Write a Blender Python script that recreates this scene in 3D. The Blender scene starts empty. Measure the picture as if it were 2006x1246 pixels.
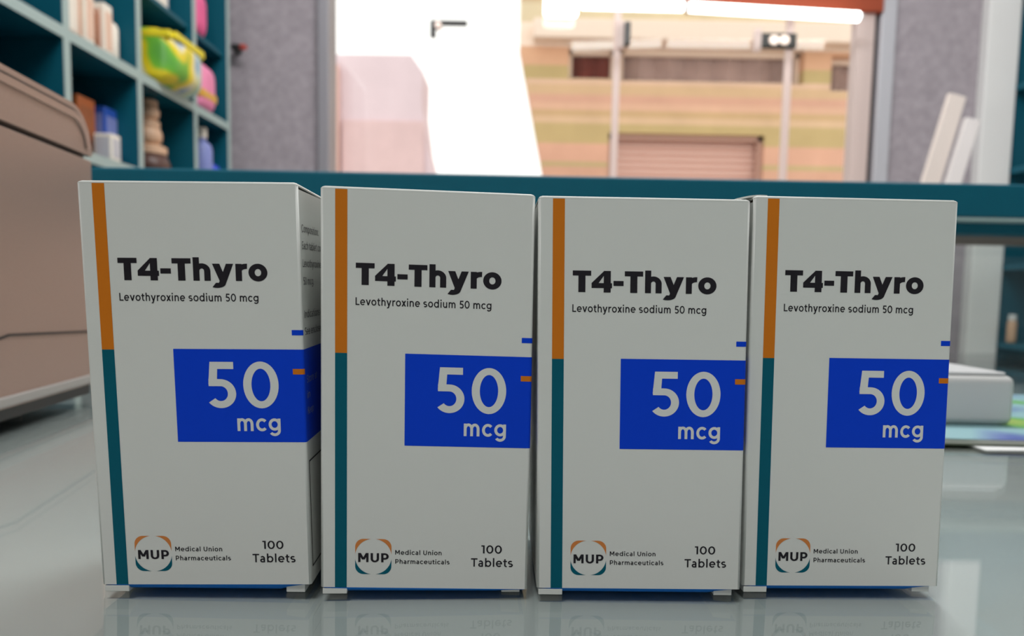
import bpy, bmesh, math, random
from mathutils import Vector, Matrix, Euler
C = bpy.context.scene.collection
R = math.radians
rnd = random.Random(7)

# ------------------------------------------------------------------ camera, sky, lamps, exposure
sc = bpy.context.scene
CAMZ = 0.06557
cd = bpy.data.cameras.new('camera'); cam = bpy.data.objects.new('camera', cd); C.objects.link(cam)
cd.sensor_width = 36; cd.lens = 1507 / 2006 * 36
cd.shift_y = (705 - 623) / 2006
cd.clip_start = 0.01; cd.clip_end = 200
CROT = Euler((R(90 - 5.108), 0, 0)).to_matrix() @ Matrix.Rotation(R(1.0945), 3, 'Z')
cam.matrix_world = Matrix.Translation((0, 0, CAMZ)) @ CROT.to_4x4()
cd.dof.use_dof = True; cd.dof.focus_distance = 0.168; cd.dof.aperture_fstop = 19
sc.camera = cam

w = bpy.data.worlds.new('sky'); sc.world = w; w.use_nodes = True
bg = w.node_tree.nodes['Background']
bg.inputs['Color'].default_value = (1.0, 0.975, 0.95, 1); bg.inputs['Strength'].default_value = 1.7

def area(name, loc, rot, sx, sy, power, col=(1, 1, 1)):
    l = bpy.data.lights.new(name, 'AREA'); l.shape = 'RECTANGLE'; l.size = sx; l.size_y = sy
    l.energy = power; l.color = col
    o = bpy.data.objects.new(name, l); C.objects.link(o); o.location = loc; o.rotation_euler = rot
    return o
area('unseen_lamp', (-0.30, -0.66, 1.62), (R(44), 0, R(-12)), 0.5, 0.5, 12.5, (1.0, 1.0, 1.0))  # unseen, hung below the ceiling behind the camera to light the carton fronts
area('unseen_lamp', (0.3, 1.15, 1.97), (R(38), 0, 0), 1.6, 0.4, 46, (1.0, 0.985, 0.985))  # unseen, tilted forward to brighten the front wall
area('unseen_lamp', (0.36, 1.0, 1.97), (R(-20), 0, 0), 0.45, 0.45, 18, (0.98, 1.0, 1.0))  # unseen, added to strengthen the light from the window side

vs = sc.view_settings
vs.view_transform = 'Standard'; vs.look = 'None'; vs.gamma = 1; vs.use_curve_mapping = False
vs.exposure = 0.0

# ------------------------------------------------------------------ helpers
def lin(c):
    return tuple(((v / 255) / 12.92 if v / 255 <= 0.04045 else ((v / 255 + 0.055) / 1.055) ** 2.4) for v in c)

def mat(name, rgb, rough=0.5, metal=0.0, spec=0.5, noise=None, bump=None, coat=0.0, ior=None):
    """rgb in sRGB 0-255; noise = (scale, amount) mottles the colour; bump = (scale, strength)"""
    m = bpy.data.materials.new(name); m.use_nodes = True
    nt = m.node_tree; b = nt.nodes['Principled BSDF']
    c = lin(rgb) + (1,)
    b.inputs['Base Color'].default_value = c
    b.inputs['Roughness'].default_value = rough
    b.inputs['Metallic'].default_value = metal
    b.inputs['Specular IOR Level'].default_value = spec
    b.inputs['Coat Weight'].default_value = coat
    if ior: b.inputs['IOR'].default_value = ior
    if noise or bump:
        tc = nt.nodes.new('ShaderNodeTexCoord')
    if noise:
        n = nt.nodes.new('ShaderNodeTexNoise'); n.inputs['Scale'].default_value = noise[0]
        n.inputs['Detail'].default_value = 4; n.inputs['Roughness'].default_value = 0.65
        nt.links.new(tc.outputs['Object'], n.inputs['Vector'])
        mr = nt.nodes.new('ShaderNodeMapRange')
        mr.inputs['From Min'].default_value = 0.25; mr.inputs['From Max'].default_value = 0.75
        mr.inputs['To Min'].default_value = 1 - noise[1]; mr.inputs['To Max'].default_value = 1 + noise[1]
        nt.links.new(n.outputs['Fac'], mr.inputs['Value'])
        mx = nt.nodes.new('ShaderNodeVectorMath'); mx.operation = 'SCALE'
        mx.inputs[0].default_value = c[:3]
        nt.links.new(mr.outputs['Result'], mx.inputs['Scale'])
        nt.links.new(mx.outputs['Vector'], b.inputs['Base Color'])
    if bump:
        n2 = nt.nodes.new('ShaderNodeTexNoise'); n2.inputs['Scale'].default_value = bump[0]
        nt.links.new(tc.outputs['Object'], n2.inputs['Vector'])
        bp = nt.nodes.new('ShaderNodeBump'); bp.inputs['Strength'].default_value = bump[1]
        bp.inputs['Distance'].default_value = 0.002
        nt.links.new(n2.outputs['Fac'], bp.inputs['Height']); nt.links.new(bp.outputs['Normal'], b.inputs['Normal'])
    return m

def emit(name, rgb, s):
    m = bpy.data.materials.new(name); m.use_nodes = True
    b = m.node_tree.nodes['Principled BSDF']
    b.inputs['Base Color'].default_value = lin(rgb) + (1,)
    b.inputs['Emission Color'].default_value = lin(rgb) + (1,); b.inputs['Emission Strength'].default_value = s
    return m

def glass_mat(name, tint, refl=0.06):
    m = bpy.data.materials.new(name); m.use_nodes = True
    nt = m.node_tree; nt.nodes.clear()
    out = nt.nodes.new('ShaderNodeOutputMaterial'); mix = nt.nodes.new('ShaderNodeMixShader')
    tr = nt.nodes.new('ShaderNodeBsdfTransparent'); gl = nt.nodes.new('ShaderNodeBsdfGlossy')
    tr.inputs['Color'].default_value = tint + (1,); gl.inputs['Roughness'].default_value = 0.02
    mix.inputs['Fac'].default_value = refl
    nt.links.new(tr.outputs[0], mix.inputs[1]); nt.links.new(gl.outputs[0], mix.inputs[2])
    nt.links.new(mix.outputs[0], out.inputs['Surface'])
    return m

def translucent(name, rgb):
    m = bpy.data.materials.new(name); m.use_nodes = True
    nt = m.node_tree; nt.nodes.clear()
    out = nt.nodes.new('ShaderNodeOutputMaterial'); mix = nt.nodes.new('ShaderNodeMixShader')
    df = nt.nodes.new('ShaderNodeBsdfDiffuse'); tl = nt.nodes.new('ShaderNodeBsdfTranslucent')
    for n in (df, tl): n.inputs['Color'].default_value = lin(rgb) + (1,)
    mix.inputs['Fac'].default_value = .6
    nt.links.new(df.outputs[0], mix.inputs[1]); nt.links.new(tl.outputs[0], mix.inputs[2])
    nt.links.new(mix.outputs[0], out.inputs['Surface'])
    return m

def fresnel_glass(name, tint):
    m = glass_mat(name, tint); nt = m.node_tree
    lw = nt.nodes.new('ShaderNodeLayerWeight'); lw.inputs['Blend'].default_value = .5
    pw = nt.nodes.new('ShaderNodeMath'); pw.operation = 'POWER'; pw.inputs[1].default_value = 5
    ma = nt.nodes.new('ShaderNodeMath'); ma.operation = 'MULTIPLY_ADD'; ma.inputs[1].default_value = .92; ma.inputs[2].default_value = .06
    mix = [n for n in nt.nodes if n.type == 'MIX_SHADER'][0]
    nt.links.new(lw.outputs['Facing'], pw.inputs[0]); nt.links.new(pw.outputs[0], ma.inputs[0])
    nt.links.new(ma.outputs[0], mix.inputs['Fac'])
    return m

def bands_mat(name, stops, rough=0.9):
    """constant horizontal colour courses by object Z: stops = [(z, rgb), ...] from the bottom up"""
    m = bpy.data.materials.new(name); m.use_nodes = True
    nt = m.node_tree; b = nt.nodes['Principled BSDF']; b.inputs['Roughness'].default_value = rough
    b.inputs['Specular IOR Level'].default_value = 0.1
    tc = nt.nodes.new('ShaderNodeTexCoord'); sp = nt.nodes.new('ShaderNodeSeparateXYZ')
    nt.links.new(tc.outputs['Object'], sp.inputs[0])
    z0, z1 = stops[0][0], stops[-1][0] + 0.5
    mr = nt.nodes.new('ShaderNodeMapRange'); mr.inputs['From Min'].default_value = z0; mr.inputs['From Max'].default_value = z1
    nt.links.new(sp.outputs['Z'], mr.inputs['Value'])
    rp = nt.nodes.new('ShaderNodeValToRGB'); rp.color_ramp.interpolation = 'CONSTANT'
    els = rp.color_ramp.elements
    while len(els) > 1: els.remove(els[-1])
    els[0].position = 0; els[0].color = lin(stops[0][1]) + (1,)
    for z, c in stops[1:]:
        e = els.new((z - z0) / (z1 - z0)); e.color = lin(c) + (1,)
    nt.links.new(mr.outputs['Result'], rp.inputs['Fac'])
    n = nt.nodes.new('ShaderNodeTexNoise'); n.inputs['Scale'].default_value = 3; n.inputs['Detail'].default_value = 5
    nt.links.new(tc.outputs['Object'], n.inputs['Vector'])
    m2 = nt.nodes.new('ShaderNodeMapRange'); m2.inputs['To Min'].default_value = 0.85; m2.inputs['To Max'].default_value = 1.15
    nt.links.new(n.outputs['Fac'], m2.inputs['Value'])
    vm = nt.nodes.new('ShaderNodeVectorMath'); vm.operation = 'SCALE'
    nt.links.new(rp.outputs['Color'], vm.inputs[0]); nt.links.new(m2.outputs['Result'], vm.inputs['Scale'])
    nt.links.new(vm.outputs['Vector'], b.inputs['Base Color'])
    return m

def ray(px, py):
    d = Vector(((px - 1003) / 1507, -(py - 705) / 1507, -1))
    return CROT @ d
def at(px, py, Y):
    d = ray(px, py); return Vector((0, 0, CAMZ)) + d * (Y / d.y)
def at_x(px, py, X):
    d = ray(px, py); return Vector((0, 0, CAMZ)) + d * (X / d.x)
def at_z(px, py, Z):
    d = ray(px, py); return Vector((0, 0, CAMZ)) + d * ((Z - CAMZ) / d.z)

def add_box(bm, x0, x1, y0, y1, z0, z1, M=None):
    vs_ = [bm.verts.new((x, y, z)) for z in (z0, z1) for y in (y0, y1) for x in (x0, x1)]
    for f in ((0, 2, 3, 1), (4, 5, 7, 6), (0, 1, 5, 4), (2, 6, 7, 3), (0, 4, 6, 2), (1, 3, 7, 5)):
        bm.faces.new([vs_[i] for i in f])
    if M is not None:
        for v in vs_: v.co = M @ v.co
    return vs_

def add_prism(bm, pts, a0, a1, axis='x'):
    """extrude a 2D outline along an axis; pts are (y,z) for x, (x,z) for y, (x,y) for z"""
    def P(p, a):
        return {'x': (a, p[0], p[1]), 'y': (p[0], a, p[1]), 'z': (p[0], p[1], a)}[axis]
    A = [bm.verts.new(P(p, a0)) for p in pts]; B = [bm.verts.new(P(p, a1)) for p in pts]
    n = len(pts)
    for i in range(n):
        j = (i + 1) % n
        bm.faces.new((A[i], A[j], B[j], B[i]))
    bm.faces.new(A[::-1]); bm.faces.new(B)

def add_tube(bm, p0, p1, r0, r1=None, seg=20):
    r1 = r0 if r1 is None else r1
    p0, p1 = Vector(p0), Vector(p1); d = (p1 - p0); q = d.to_track_quat('Z', 'Y')
    A, B = [], []
    for i in range(seg):
        a = 2 * math.pi * i / seg; o = Vector((math.cos(a), math.sin(a), 0))
        A.append(bm.verts.new(p0 + q @ (o * r0))); B.append(bm.verts.new(p1 + q @ (o * r1)))
    for i in range(seg):
        j = (i + 1) % seg; bm.faces.new((A[i], A[j], B[j], B[i]))
    bm.faces.new(A[::-1]); bm.faces.new(B)

def add_lathe(bm, prof, seg=28, o=(0, 0, 0), sx=1, sy=1):
    rings = []
    for r, z in prof:
        rings.append([bm.verts.new((o[0] + sx * max(r, 1e-4) * math.cos(2 * math.pi * i / seg), o[1] + sy * max(r, 1e-4) * math.sin(2 * math.pi * i / seg), o[2] + z)) for i in range(seg)])
    for k in range(len(rings) - 1):
        for i in range(seg):
            j = (i + 1) % seg
            bm.faces.new((rings[k][i], rings[k][j], rings[k + 1][j], rings[k + 1][i]))
    bm.faces.new(rings[0][::-1]); bm.faces.new(rings[-1])

def obj(name, bm, m, parent=None, bevel=0.0, seg=3, smooth=False, loc=None, rot=None):
    bmesh.ops.recalc_face_normals(bm, faces=bm.faces)
    me = bpy.data.meshes.new(name); bm.to_mesh(me); bm.free()
    me.materials.append(m)
    o = bpy.data.objects.new(name, me); C.objects.link(o)
    if parent: o.parent = parent
    if loc is not None: o.location = loc
    if rot is not None: o.rotation_euler = rot
    if bevel:
        b = o.modifiers.new('bevel', 'BEVEL'); b.width = bevel; b.segments = seg; b.limit_method = 'ANGLE'; b.angle_limit = R(35)
    if smooth or bevel:
        for p in me.polygons: p.use_smooth = True
        if bevel:
            o.modifiers.new('wn', 'WEIGHTED_NORMAL').keep_sharp = True
    return o

def box(name, x0, x1, y0, y1, z0, z1, m, parent=None, bevel=0.0, **k):
    bm = bmesh.new(); add_box(bm, x0, x1, y0, y1, z0, z1)
    return obj(name, bm, m, parent, bevel, **k)

def tag(o, label=None, cat=None, group=None, kind=None):
    if label: o['label'] = label
    if cat: o['category'] = cat
    if group: o['group'] = group
    if kind: o['kind'] = kind
    return o

def thing(name, label, cat, loc=(0, 0, 0), rotz=0, group=None):
    o = bpy.data.objects.new(name, None); C.objects.link(o); o.empty_display_size = 0.02
    o.location = loc; o.rotation_euler = (0, 0, rotz)
    return tag(o, label, cat, group)

def struct(o): o['kind'] = 'structure'; return o

# ------------------------------------------------------------------ lettering, drawn stroke by stroke
def glyph(c, w, h):
    P = []; X = 0.77 if w > .25 else 0.745; lv = [0]; wr = w * .86 if w > .25 else w; r = 0.325 + 0.30 * w; asc = 1.05
    def RC(x0, y0, x1, y1): lv[0] += 1; P.append((lv[0], [(x0, y0), (x1, y0), (x1, y1), (x0, y1)]))
    def PG(*p): lv[0] += 1; P.append((lv[0], list(p)))
    def A(cx, cy, rx, ry, a0, a1, n=None):
        n = n or max(4, int(abs(a1 - a0) / 9)); lv[0] += 1
        for i in range(n):
            b0 = R(a0 + (a1 - a0) * i / n); b1 = R(a0 + (a1 - a0) * (i + 1) / n)
            P.append((lv[0], [(cx + rx * math.cos(b0), cy + ry * math.sin(b0)), (cx + rx * math.cos(b1), cy + ry * math.sin(b1)),
                      (cx + (rx - wr) * math.cos(b1), cy + (ry - h) * math.sin(b1)), (cx + (rx - wr) * math.cos(b0), cy + (ry - h) * math.sin(b0))]))
    def DOT(cx, cy, rr):
        lv[0] += 1; P.append((lv[0], [(cx + rr * math.cos(2 * math.pi * i / 14), cy + rr * math.sin(2 * math.pi * i / 14)) for i in range(14)]))
    nw = 0.58 + (0.30 if w < .25 else .58) * w; ws = wr; ry = 0.31 + 0.1 * w
    RO, ST, DI = 0.055, 0.10, 0.012
    if c == ' ': return [], 0.0, 0.18, 0.18
    if c == 'o': A(r, X / 2, r, X / 2 + .012, 0, 360, 40); return P, 2 * r, RO, RO
    if c == 'c': A(r, X / 2, r, X / 2 + .012, 42, 318, 30); return P, 2 * r - .07, RO, RO * .6
    if c == 'e':
        A(r, X / 2, r, X / 2 + .012, -8, 318, 34); RC(w * .6, X / 2 - h * .45, 2 * r - w * .4, X / 2 + h * .4); return P, 2 * r, RO, RO
    if c == 'd': A(r, X / 2, r, X / 2 + .012, 0, 360, 36); RC(2 * r - w, 0, 2 * r, asc); return P, 2 * r, RO, ST
    if c == 'b': A(r, X / 2, r, X / 2 + .012, 0, 360, 36); RC(0, 0, w, asc); return P, 2 * r, ST, RO
    if c == 'p': A(r, X / 2, r, X / 2 + .012, 0, 360, 36); RC(0, -.28, w, X); return P, 2 * r, ST, RO
    if c == 'g':
        A(r, X / 2 + .02, r, X / 2 - .01, 0, 360, 36); RC(2 * r - w, 0.02, 2 * r, X); A(r, .04, r, .33, 214, 360, 16); return P, 2 * r, RO, ST
    if c in 'nh':
        RC(0, 0, ws, X if c == 'n' else asc); A(nw / 2, X + .012 - ry, nw / 2, ry, 0, 165, 20); RC(nw - ws, 0, nw, X + .012 - ry); return P, nw, ST, ST * .9
    if c == 'm':
        a = nw * .95
        RC(0, 0, w, X)
        for k in range(2):
            o = k * (a - w); A(o + a / 2, X + .012 - ry, a / 2, ry, 0, 165, 18); RC(o + a - w, 0, o + a, X + .012 - ry)
        return P, 2 * a - w, ST, ST * .9
    if c == 'r':
        RC(0, 0, ws, X); a = .36 + .45 * w; ryy = ry
        A(a, X + .012 - ryy, a, ryy, 88, 165, 8); return P, a + .01, ST, .02
    if c == 'u':
        RC(0, ry, w, X); A(nw / 2, ry - .012, nw / 2, ry, 180, 350, 20); RC(nw - w, 0, nw, X); return P, nw, ST * .9, ST
    if c == 't':
        x0 = .12; rr = .20 + .25 * w
        RC(x0, .22, x0 + w, .93); RC(0, X - h, .44 + .1 * w, X); A(x0 + rr, .225, rr, .237, 180, 300, 12); return P, .45 + .1 * w, .03, .04
    if c == 'f':
        x0 = .12; rr = .20 + .25 * w
        RC(x0, 0, x0 + w, .82); RC(0, X - h, .42, X); A(x0 + rr, .81, rr, .25, 65, 180, 12); return P, .43, .03, .0
    if c == 'l': RC(0, 0, w, asc); return P, w, ST, ST
    if c == 'i': RC(0, 0, w, X); DOT(w / 2, X + .22, w * .62); return P, w, ST, ST
    if c in 'sS':
        H = X if c == 's' else 1.0; k = H + .02; rv = (k + h) / 4; rx = (.265 + .2 * w) * (1 if c == 's' else 1.2)
        A(rx, H + .01 - rv, rx, rv, 42, 270, 22); A(rx, -.01 + rv, rx, rv, -138, 90, 22); return P, 2 * rx, RO * .7, RO * .7
    if c in 'vy':
        t = w * (1.14 if w < .25 else 1.0); cx = .26 + .65 * w
        PG((0, X), (t, X), (cx + t / 2, 0), (cx - t / 2, 0))
        if c == 'v': PG((2 * cx - t, X), (2 * cx, X), (cx + t / 2, 0), (cx - t / 2, 0))
        else:
            s = (cx - t / 2) / X; yb = -.13
            PG((2 * cx - t, X), (2 * cx, X), (cx + t / 2 + s * yb, yb), (cx - t / 2 + s * yb, yb))
            ex = cx + t / 2 + s * yb
            rx = max(.2, w + .06)
            A(ex - rx, yb + .02, rx, .185 + .1 * h, 236, 360, 12)
        return P, 2 * cx, DI, DI
    if c == 'x':
        t = w * 1.28; b = .56 + .7 * w
        PG((0, X), (t, X), (b, 0), (b - t, 0)); PG((b - t, X), (b, X), (t, 0), (0, 0)); return P, b, DI, DI
    if c == 'a':
        b = .53 + .25 * w
        A(b / 2, X + .012 - .30, b / 2, .30, 0, 142, 14); RC(b - w, 0, b, X - .28); A(.25, .222, .25, .232, 90, 270, 16)
        RC(.25, .454 - h, b - w / 2, .454); RC(.25, -.01, b - w * .8, -.01 + h); return P, b, RO, ST
    if c == 'L': RC(0, 0, w, 1); RC(0, 0, .56 + .15 * w, h); return P, .56 + .15 * w, ST, .02
    if c == 'T':
        b = .70 + .45 * w; RC(0, 1 - h, b, 1); RC(b / 2 - w / 2, 0, b / 2 + w / 2, 1); return P, b, DI, DI
    if c == 'M':
        b = .92 + .25 * w; t = w * 1.15
        RC(0, 0, w, 1); RC(b - w, 0, b, 1)
        PG((0, 1), (t, 1), (b / 2 + t / 2, .28), (b / 2 - t / 2, .28)); PG((b - t, 1), (b, 1), (b / 2 + t / 2, .28), (b / 2 - t / 2, .28)); return P, b, ST, ST
    if c == 'U':
        b = .74 + .25 * w; RC(0, .38, w, 1); RC(b - w, .38, b, 1); A(b / 2, .38, b / 2, .392, 180, 360, 22); return P, b, ST, ST
    if c == 'P':
        b = .66 + .25 * w; q = .335 + .1 * h; RC(0, 0, w, 1); RC(0, 1 - h, b - q, 1); RC(0, 1 - 2 * q, b - q, 1 - 2 * q + h)
        A(b - q, 1 - q, q, q, -90, 90, 18); return P, b, ST, RO
    if c == 'C': A(.48, .5, .48, .512, 42, 318, 32); return P, .87, RO, RO * .6
    if c == 'E':
        RC(0, 0, w, 1); RC(0, 0, .58, h); RC(0, 1 - h, .57, 1); RC(0, .5 - h / 2, .52, .5 + h / 2); return P, .58, ST, .05
    if c == 'I': RC(0, 0, w, 1); return P, w, ST, ST
    if c == 'K':
        t = w * 1.3; RC(0, 0, w, 1); PG((w * .8, .32), (w * .8, .52), (.52, 1), (.52 + t, 1)); PG((.26, .6), (.26 + t, .62), (.66 + t * .4, 0), (.66 - t * .6, 0)); return P, .7, ST, .01
    if c == '5':
        RC(.13, 1 - h, .64, 1); PG((.13, 1), (.13 + w * .95, 1), (.10 + w * .95, .64 - h * .6), (.085, .64 - h * .85))
        RC(.09, .625 - h, .34, .625); A(.345, .307, .335, .318, -142, 92, 26); return P, .68, RO, RO
    if c == '0': A(.32 + .36 * w, .5, .32 + .36 * w, .512, 0, 360, 44); return P, .64 + .72 * w, RO, RO
    if c == '1': RC(.18, 0, .18 + w, 1); RC(0, 1 - h, .22, 1); return P, .18 + w, .02, .09
    if c == '4':
        b = .72 + .68 * w; sx = b - w - .06; y0 = .20
        RC(0, y0, b, y0 + h); RC(sx, 0, sx + w, 1); PG((sx + .02, 1), (sx + w * .5, 1), (w * .95, y0 + h * .9), (0, y0 + h * .9), (0, y0 + h)); return P, b, .03, .03
    if c == '-': RC(0, .31, .36 + .33 * w, .31 + h); return P, .36 + .33 * w, .055, .055
    if c == '.': DOT(w * .6, w * .55, w * .62); return P, w * 1.2, .06, .06
    if c == ':': DOT(w * .6, w * .55, w * .62); DOT(w * .6, X - w * .5, w * .62); return P, w * 1.2, .08, .08
    if c == '&':
        A(.33, .79, .2, .22, 0, 360, 22); A(.30, .29, .30, .30, 100, 330, 22); PG((.15, .72), (.15 + w * 1.2, .75), (.74, 0), (.74 - w * 1.4, 0)); PG((.5, .12), (.62, .10), (.70, .45), (.70 - w, .45)); return P, .74, RO, RO
    raise ValueError(c)

def text_polys(s, x0, x1, base, cap, w, h, track=0.0):
    """the line of text as flat polygons in (u, v), stretched to run exactly from x0 to x1"""
    polys = []; x = 0.0; first = True
    for i, c in enumerate(s):
        p, adv, l, r_ = glyph(c, w, h)
        if not first: x += l
        first = False
        polys += [(n, [(x + a, b) for a, b in q]) for n, q in p]
        x += adv; end = x; x += r_ + track
    k = (x1 - x0) / end
    return [(n, [(x0 + a * k, base + b * cap) for a, b in q]) for n, q in polys]

# ------------------------------------------------------------------ materials
TEAL = (0, 92, 112)
M = dict(
    card=mat('white_card', (214, 216, 211), .42, spec=.4),
    kraft=mat('bare_card_edge', (205, 196, 184), .8),
    orange=mat('orange_ink', (204, 116, 26), .5, spec=.12),
    teal_ink=mat('teal_ink', (0, 90, 108), .5, spec=.12),
    blue=mat('blue_ink', (0, 62, 206), .5, spec=.12),
    black=mat('black_ink', (24, 20, 28), .45, spec=.3),
    white_ink=mat('white_print', (216, 218, 214), .42, spec=.4),
    grey_ink=mat('grey_ink', (92, 90, 92), .5),
    logo_orange=mat('logo_orange', (205, 125, 60), .45, spec=.3),
    teal=mat('teal_laminate', TEAL, .5, spec=.25, noise=(6, .05)),
    teal_in=mat('teal_board', (0, 82, 100), .5, spec=.25),
    edge=mat('pale_edge_banding', (158, 178, 176), .4),
    top=mat('painted_backing', (190, 198, 196), .5, spec=.2, noise=(2.5, .02)),
    topglass=fresnel_glass('table_glass', (.975, .985, .982)),
    bronze=mat('bronze_plastic', (172, 146, 134), .34, metal=.25, noise=(900, .06), bump=(1500, .05)),
    bronze_dk=mat('dark_groove', (62, 52, 48), .6),
    darkplast=mat('dark_plastic', (52, 54, 54), .5),
    palebronze=mat('pale_bronze_plastic', (176, 152, 142), .25, metal=.25),
    palegrey=mat('pale_grey_plastic', (170, 165, 160), .4),
    paper=mat('grey_wallpaper', (164, 156, 162), .85, noise=(42, .20), bump=(60, .3)),
    white=mat('white_paint', (236, 236, 234), .6),
    offw=mat('cream_paint', (216, 217, 216), .7),
    alu=mat('pale_aluminium', (196, 196, 202), .4, metal=.2),
    rubber=mat('black_rubber', (34, 30, 36), .7),
    floor=mat('floor_tile', (170, 166, 160), .3, noise=(4, .05)),
    fitting=mat('black_fitting', (26, 28, 26), .45),
    steel=mat('brushed_steel', (214, 196, 186), .3, metal=.5),
    seal=translucent('clear_glass_edge', (242, 230, 226)),
    rust=mat('rust_red_metal', (150, 62, 30), .6),
    led=emit('lit_tube', (255, 255, 250), 6),
    glass=glass_mat('clear_glass', (.97, .98, .97), .05),
    cglass=glass_mat('counter_glass', (.88, .92, .91), .05),
    facade_white=mat('cream_plaster', (238, 218, 200), .9),
    pinkwall=mat('pink_render', (228, 208, 214), .9, noise=(1.2, .10)),
    maroon=mat('maroon_curtain', (128, 58, 46), .9, noise=(8, .25)),
    greycurt=mat('grey_blind', (178, 152, 144), .9, noise=(2, .25)),
    shut=mat('pink_roller_shutter', (226, 188, 174), .7),
    brownf=mat('brown_frame', (186, 146, 130), .7),
    street=mat('street_asphalt', (170, 160, 150), .9, noise=(3, .1)),
)

# ------------------------------------------------------------------ the setting
XL, XR, YB, YF, ZF, ZC = -1.16, 2.25, -1.8, 2.75, -0.86, 2.02
struct(box('floor', XL - .1, XR + .1, YB - .1, YF + .12, ZF - .1, ZF, M['floor']))
struct(box('ceiling', XL - .1, XR + .1, YB - .1, YF + .12, ZC, ZC + .1, M['white']))
struct(box('wall_left', XL - .1, XL, YB - .1, YF + .12, ZF, ZC, M['offw']))
struct(box('wall_right', XR, XR + .1, YB - .1, YF + .12, ZF, ZC, M['offw']))
struct(box('wall_back', XL, XR, YB - .1, YB, ZF, ZC, M['offw']))
wx0 = at(636, 200, YF).x; wx1 = at(1742, 200, YF).x
lz = at(1500, -110, YF).z
bm = bmesh.new()
add_box(bm, XL, wx0, YF, YF + .12, ZF, ZC); add_box(bm, wx1, XR, YF, YF + .12, ZF, ZC); add_box(bm, wx0, wx1, YF, YF + .12, lz + .14, ZC)
struct(obj('wall_front', bm, M['paper']))
# jambs
j0 = at(623, 200, YF - .02).x; j1 = at(643, 200, YF - .02).x
struct(box('trim_1', j0, j1 + .004, YF - .03, YF + .09, ZF, lz + .14, mat('grey_aluminium', (150, 148, 154), .45, metal=.2), bevel=.004))
k0 = at(1672, 200, YF - .02).x; k1 = at(1706, 200, YF - .02).x; k2 = at(1716, 200, YF - .02).x; k3 = at(1745, 200, YF - .02).x
struct(box('trim_2', k0, k1, YF - .02, YF + .035, ZF, lz + .02, M['seal'], bevel=.003))
struct(box('trim_3', k1, k2, YF - .005, YF + .06, ZF, lz + .02, M['rubber']))
struct(box('trim_4', k2, k3, YF - .03, YF + .09, ZF, lz + .14, M['alu'], bevel=.004))
# the roller-shutter housing over the opening
struct(box('trim_5', at(1348, 10, YF - .04).x, k2, YF - .04, YF + .02, at(1640, 21, YF - .04).z, lz + .14, M['rust'], bevel=.004))
# white square column in front of the right wallpaper
pc0 = at(1927, 200, YF - .05).x; pc1 = at(1990, 200, YF - .05).x
struct(box('trim_6', pc0, pc1, YF - .05, YF, ZF, ZC, M['white'], bevel=.006))

# shop-front glazing
g0 = j1 + .002
s1 = at(1206, 200, YF + .03).x; s2 = at(1541, 200, YF + .03).x
def pane(name, x0, x1):
    r = box(name, x0, x1, YF + .03, YF + .04, ZF, lz + .10, M['glass']); return struct(r)
win1 = pane('window_1', g0, s1 - .012)
door1 = pane('door_1', s1 + .012, s2 - .012)
win2 = pane('window_2', s2 + .012, k0)
def seal(parent, x): box('edge_seal', x - .0115, x + .0115, YF + .026, YF + .044, ZF, lz + .09, M['seal'], parent)
seal(door1, s1); seal(win2, s2)
# patch fitting with two steel screws, on the right seam
f0 = at(1492, 64, YF + .01); f1 = at(1560, 94, YF + .01)
pf = box('patch_fitting', f0.x, f1.x, YF + .008, YF + .029, f1.z, f0.z, M['fitting'], door1, bevel=.003)
for px in (1516, 1536):
    c = at(px, 79, YF + .008); bm = bmesh.new(); add_tube(bm, (c.x, YF + .003, c.z), (c.x, YF + .012, c.z), .017, seg=24)
    obj('fixing_screw', bm, M['steel'], pf)
f2 = at(1479, 56, YF + .01); f3 = at(1491, 100, YF + .01)
box('patch_end_plate', f2.x, f3.x, YF + .008, YF + .029, f3.z, f2.z, M['seal'], door1, bevel=.003)
a = at(1223, 46, YF + .01); b = at(1233, 90, YF + .01)
box('pull_bracket', a.x, b.x, YF - .012, YF + .029, b.z, a.z, M['fitting'], door1, bevel=.002)
a = at(1210, 42, YF + .01); b = at(1222, 94, YF + .01)
box('bracket_plate', a.x, b.x, YF + .004, YF + .029, b.z, a.z, M['seal'], door1, bevel=.002)
# fitting on the left pane, its glare-washed corner cut out of the outline
a = at(843, 39, YF + .01); b = at(915, 49, YF + .01); c = at(853, 72, YF + .01)
bm = bmesh.new(); add_prism(bm, [(a.x, a.z), (b.x, a.z), (b.x, b.z), (c.x, b.z), (c.x, c.z), (a.x, c.z)], YF + .008, YF + .029, 'y')
lf = obj('glare_cut_fitting', bm, M['fitting'], win1, bevel=.002)
c = at(858, 48, YF + .004); bm = bmesh.new(); add_tube(bm, (c.x, YF + .003, c.z), (c.x, YF + .03, c.z), .012, seg=20); obj('fixing_screw', bm, M['steel'], lf)

# tube lamps over the shop front, and a panel added for a reflection
def tube_lamp(p0, p1, rad, label):
    t = thing('tube_light', label, 'light', p0, 0, 'tube lights over the shop front')
    d = p1 - p0
    bm = bmesh.new(); add_tube(bm, Vector((0, 0, 0)), d, rad, seg=20); obj('lit_tube', bm, M['led'], t, smooth=False)
    for e, s in ((Vector((0, 0, 0)), -1), (d, 1)):
        bm = bmesh.new(); add_tube(bm, e, e + d.normalized() * s * .012, rad * .9, rad * .7, seg=16); obj('end_cap', bm, M['white'], t, smooth=False)
tube_lamp(at(1350, 14, 2.60), at(1682, 33, 2.64), .016, 'long lit tube light running to the right frame under the red housing')
tube_lamp(at(1140, 8, 2.57), at(1338, 13, 2.60), .016, 'short lit tube light left of the long one, by the square panel')
a = at(1068, -70, 2.715); b = at(1132, 32, 2.715)
t = thing('reflection_panel', 'bright square panel added for a lamp reflection at the top edge of the glass front', 'light', ((a.x + b.x) / 2, 2.715, b.z))  # glowing panel standing in for a lamp's reflection in the glass
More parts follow.
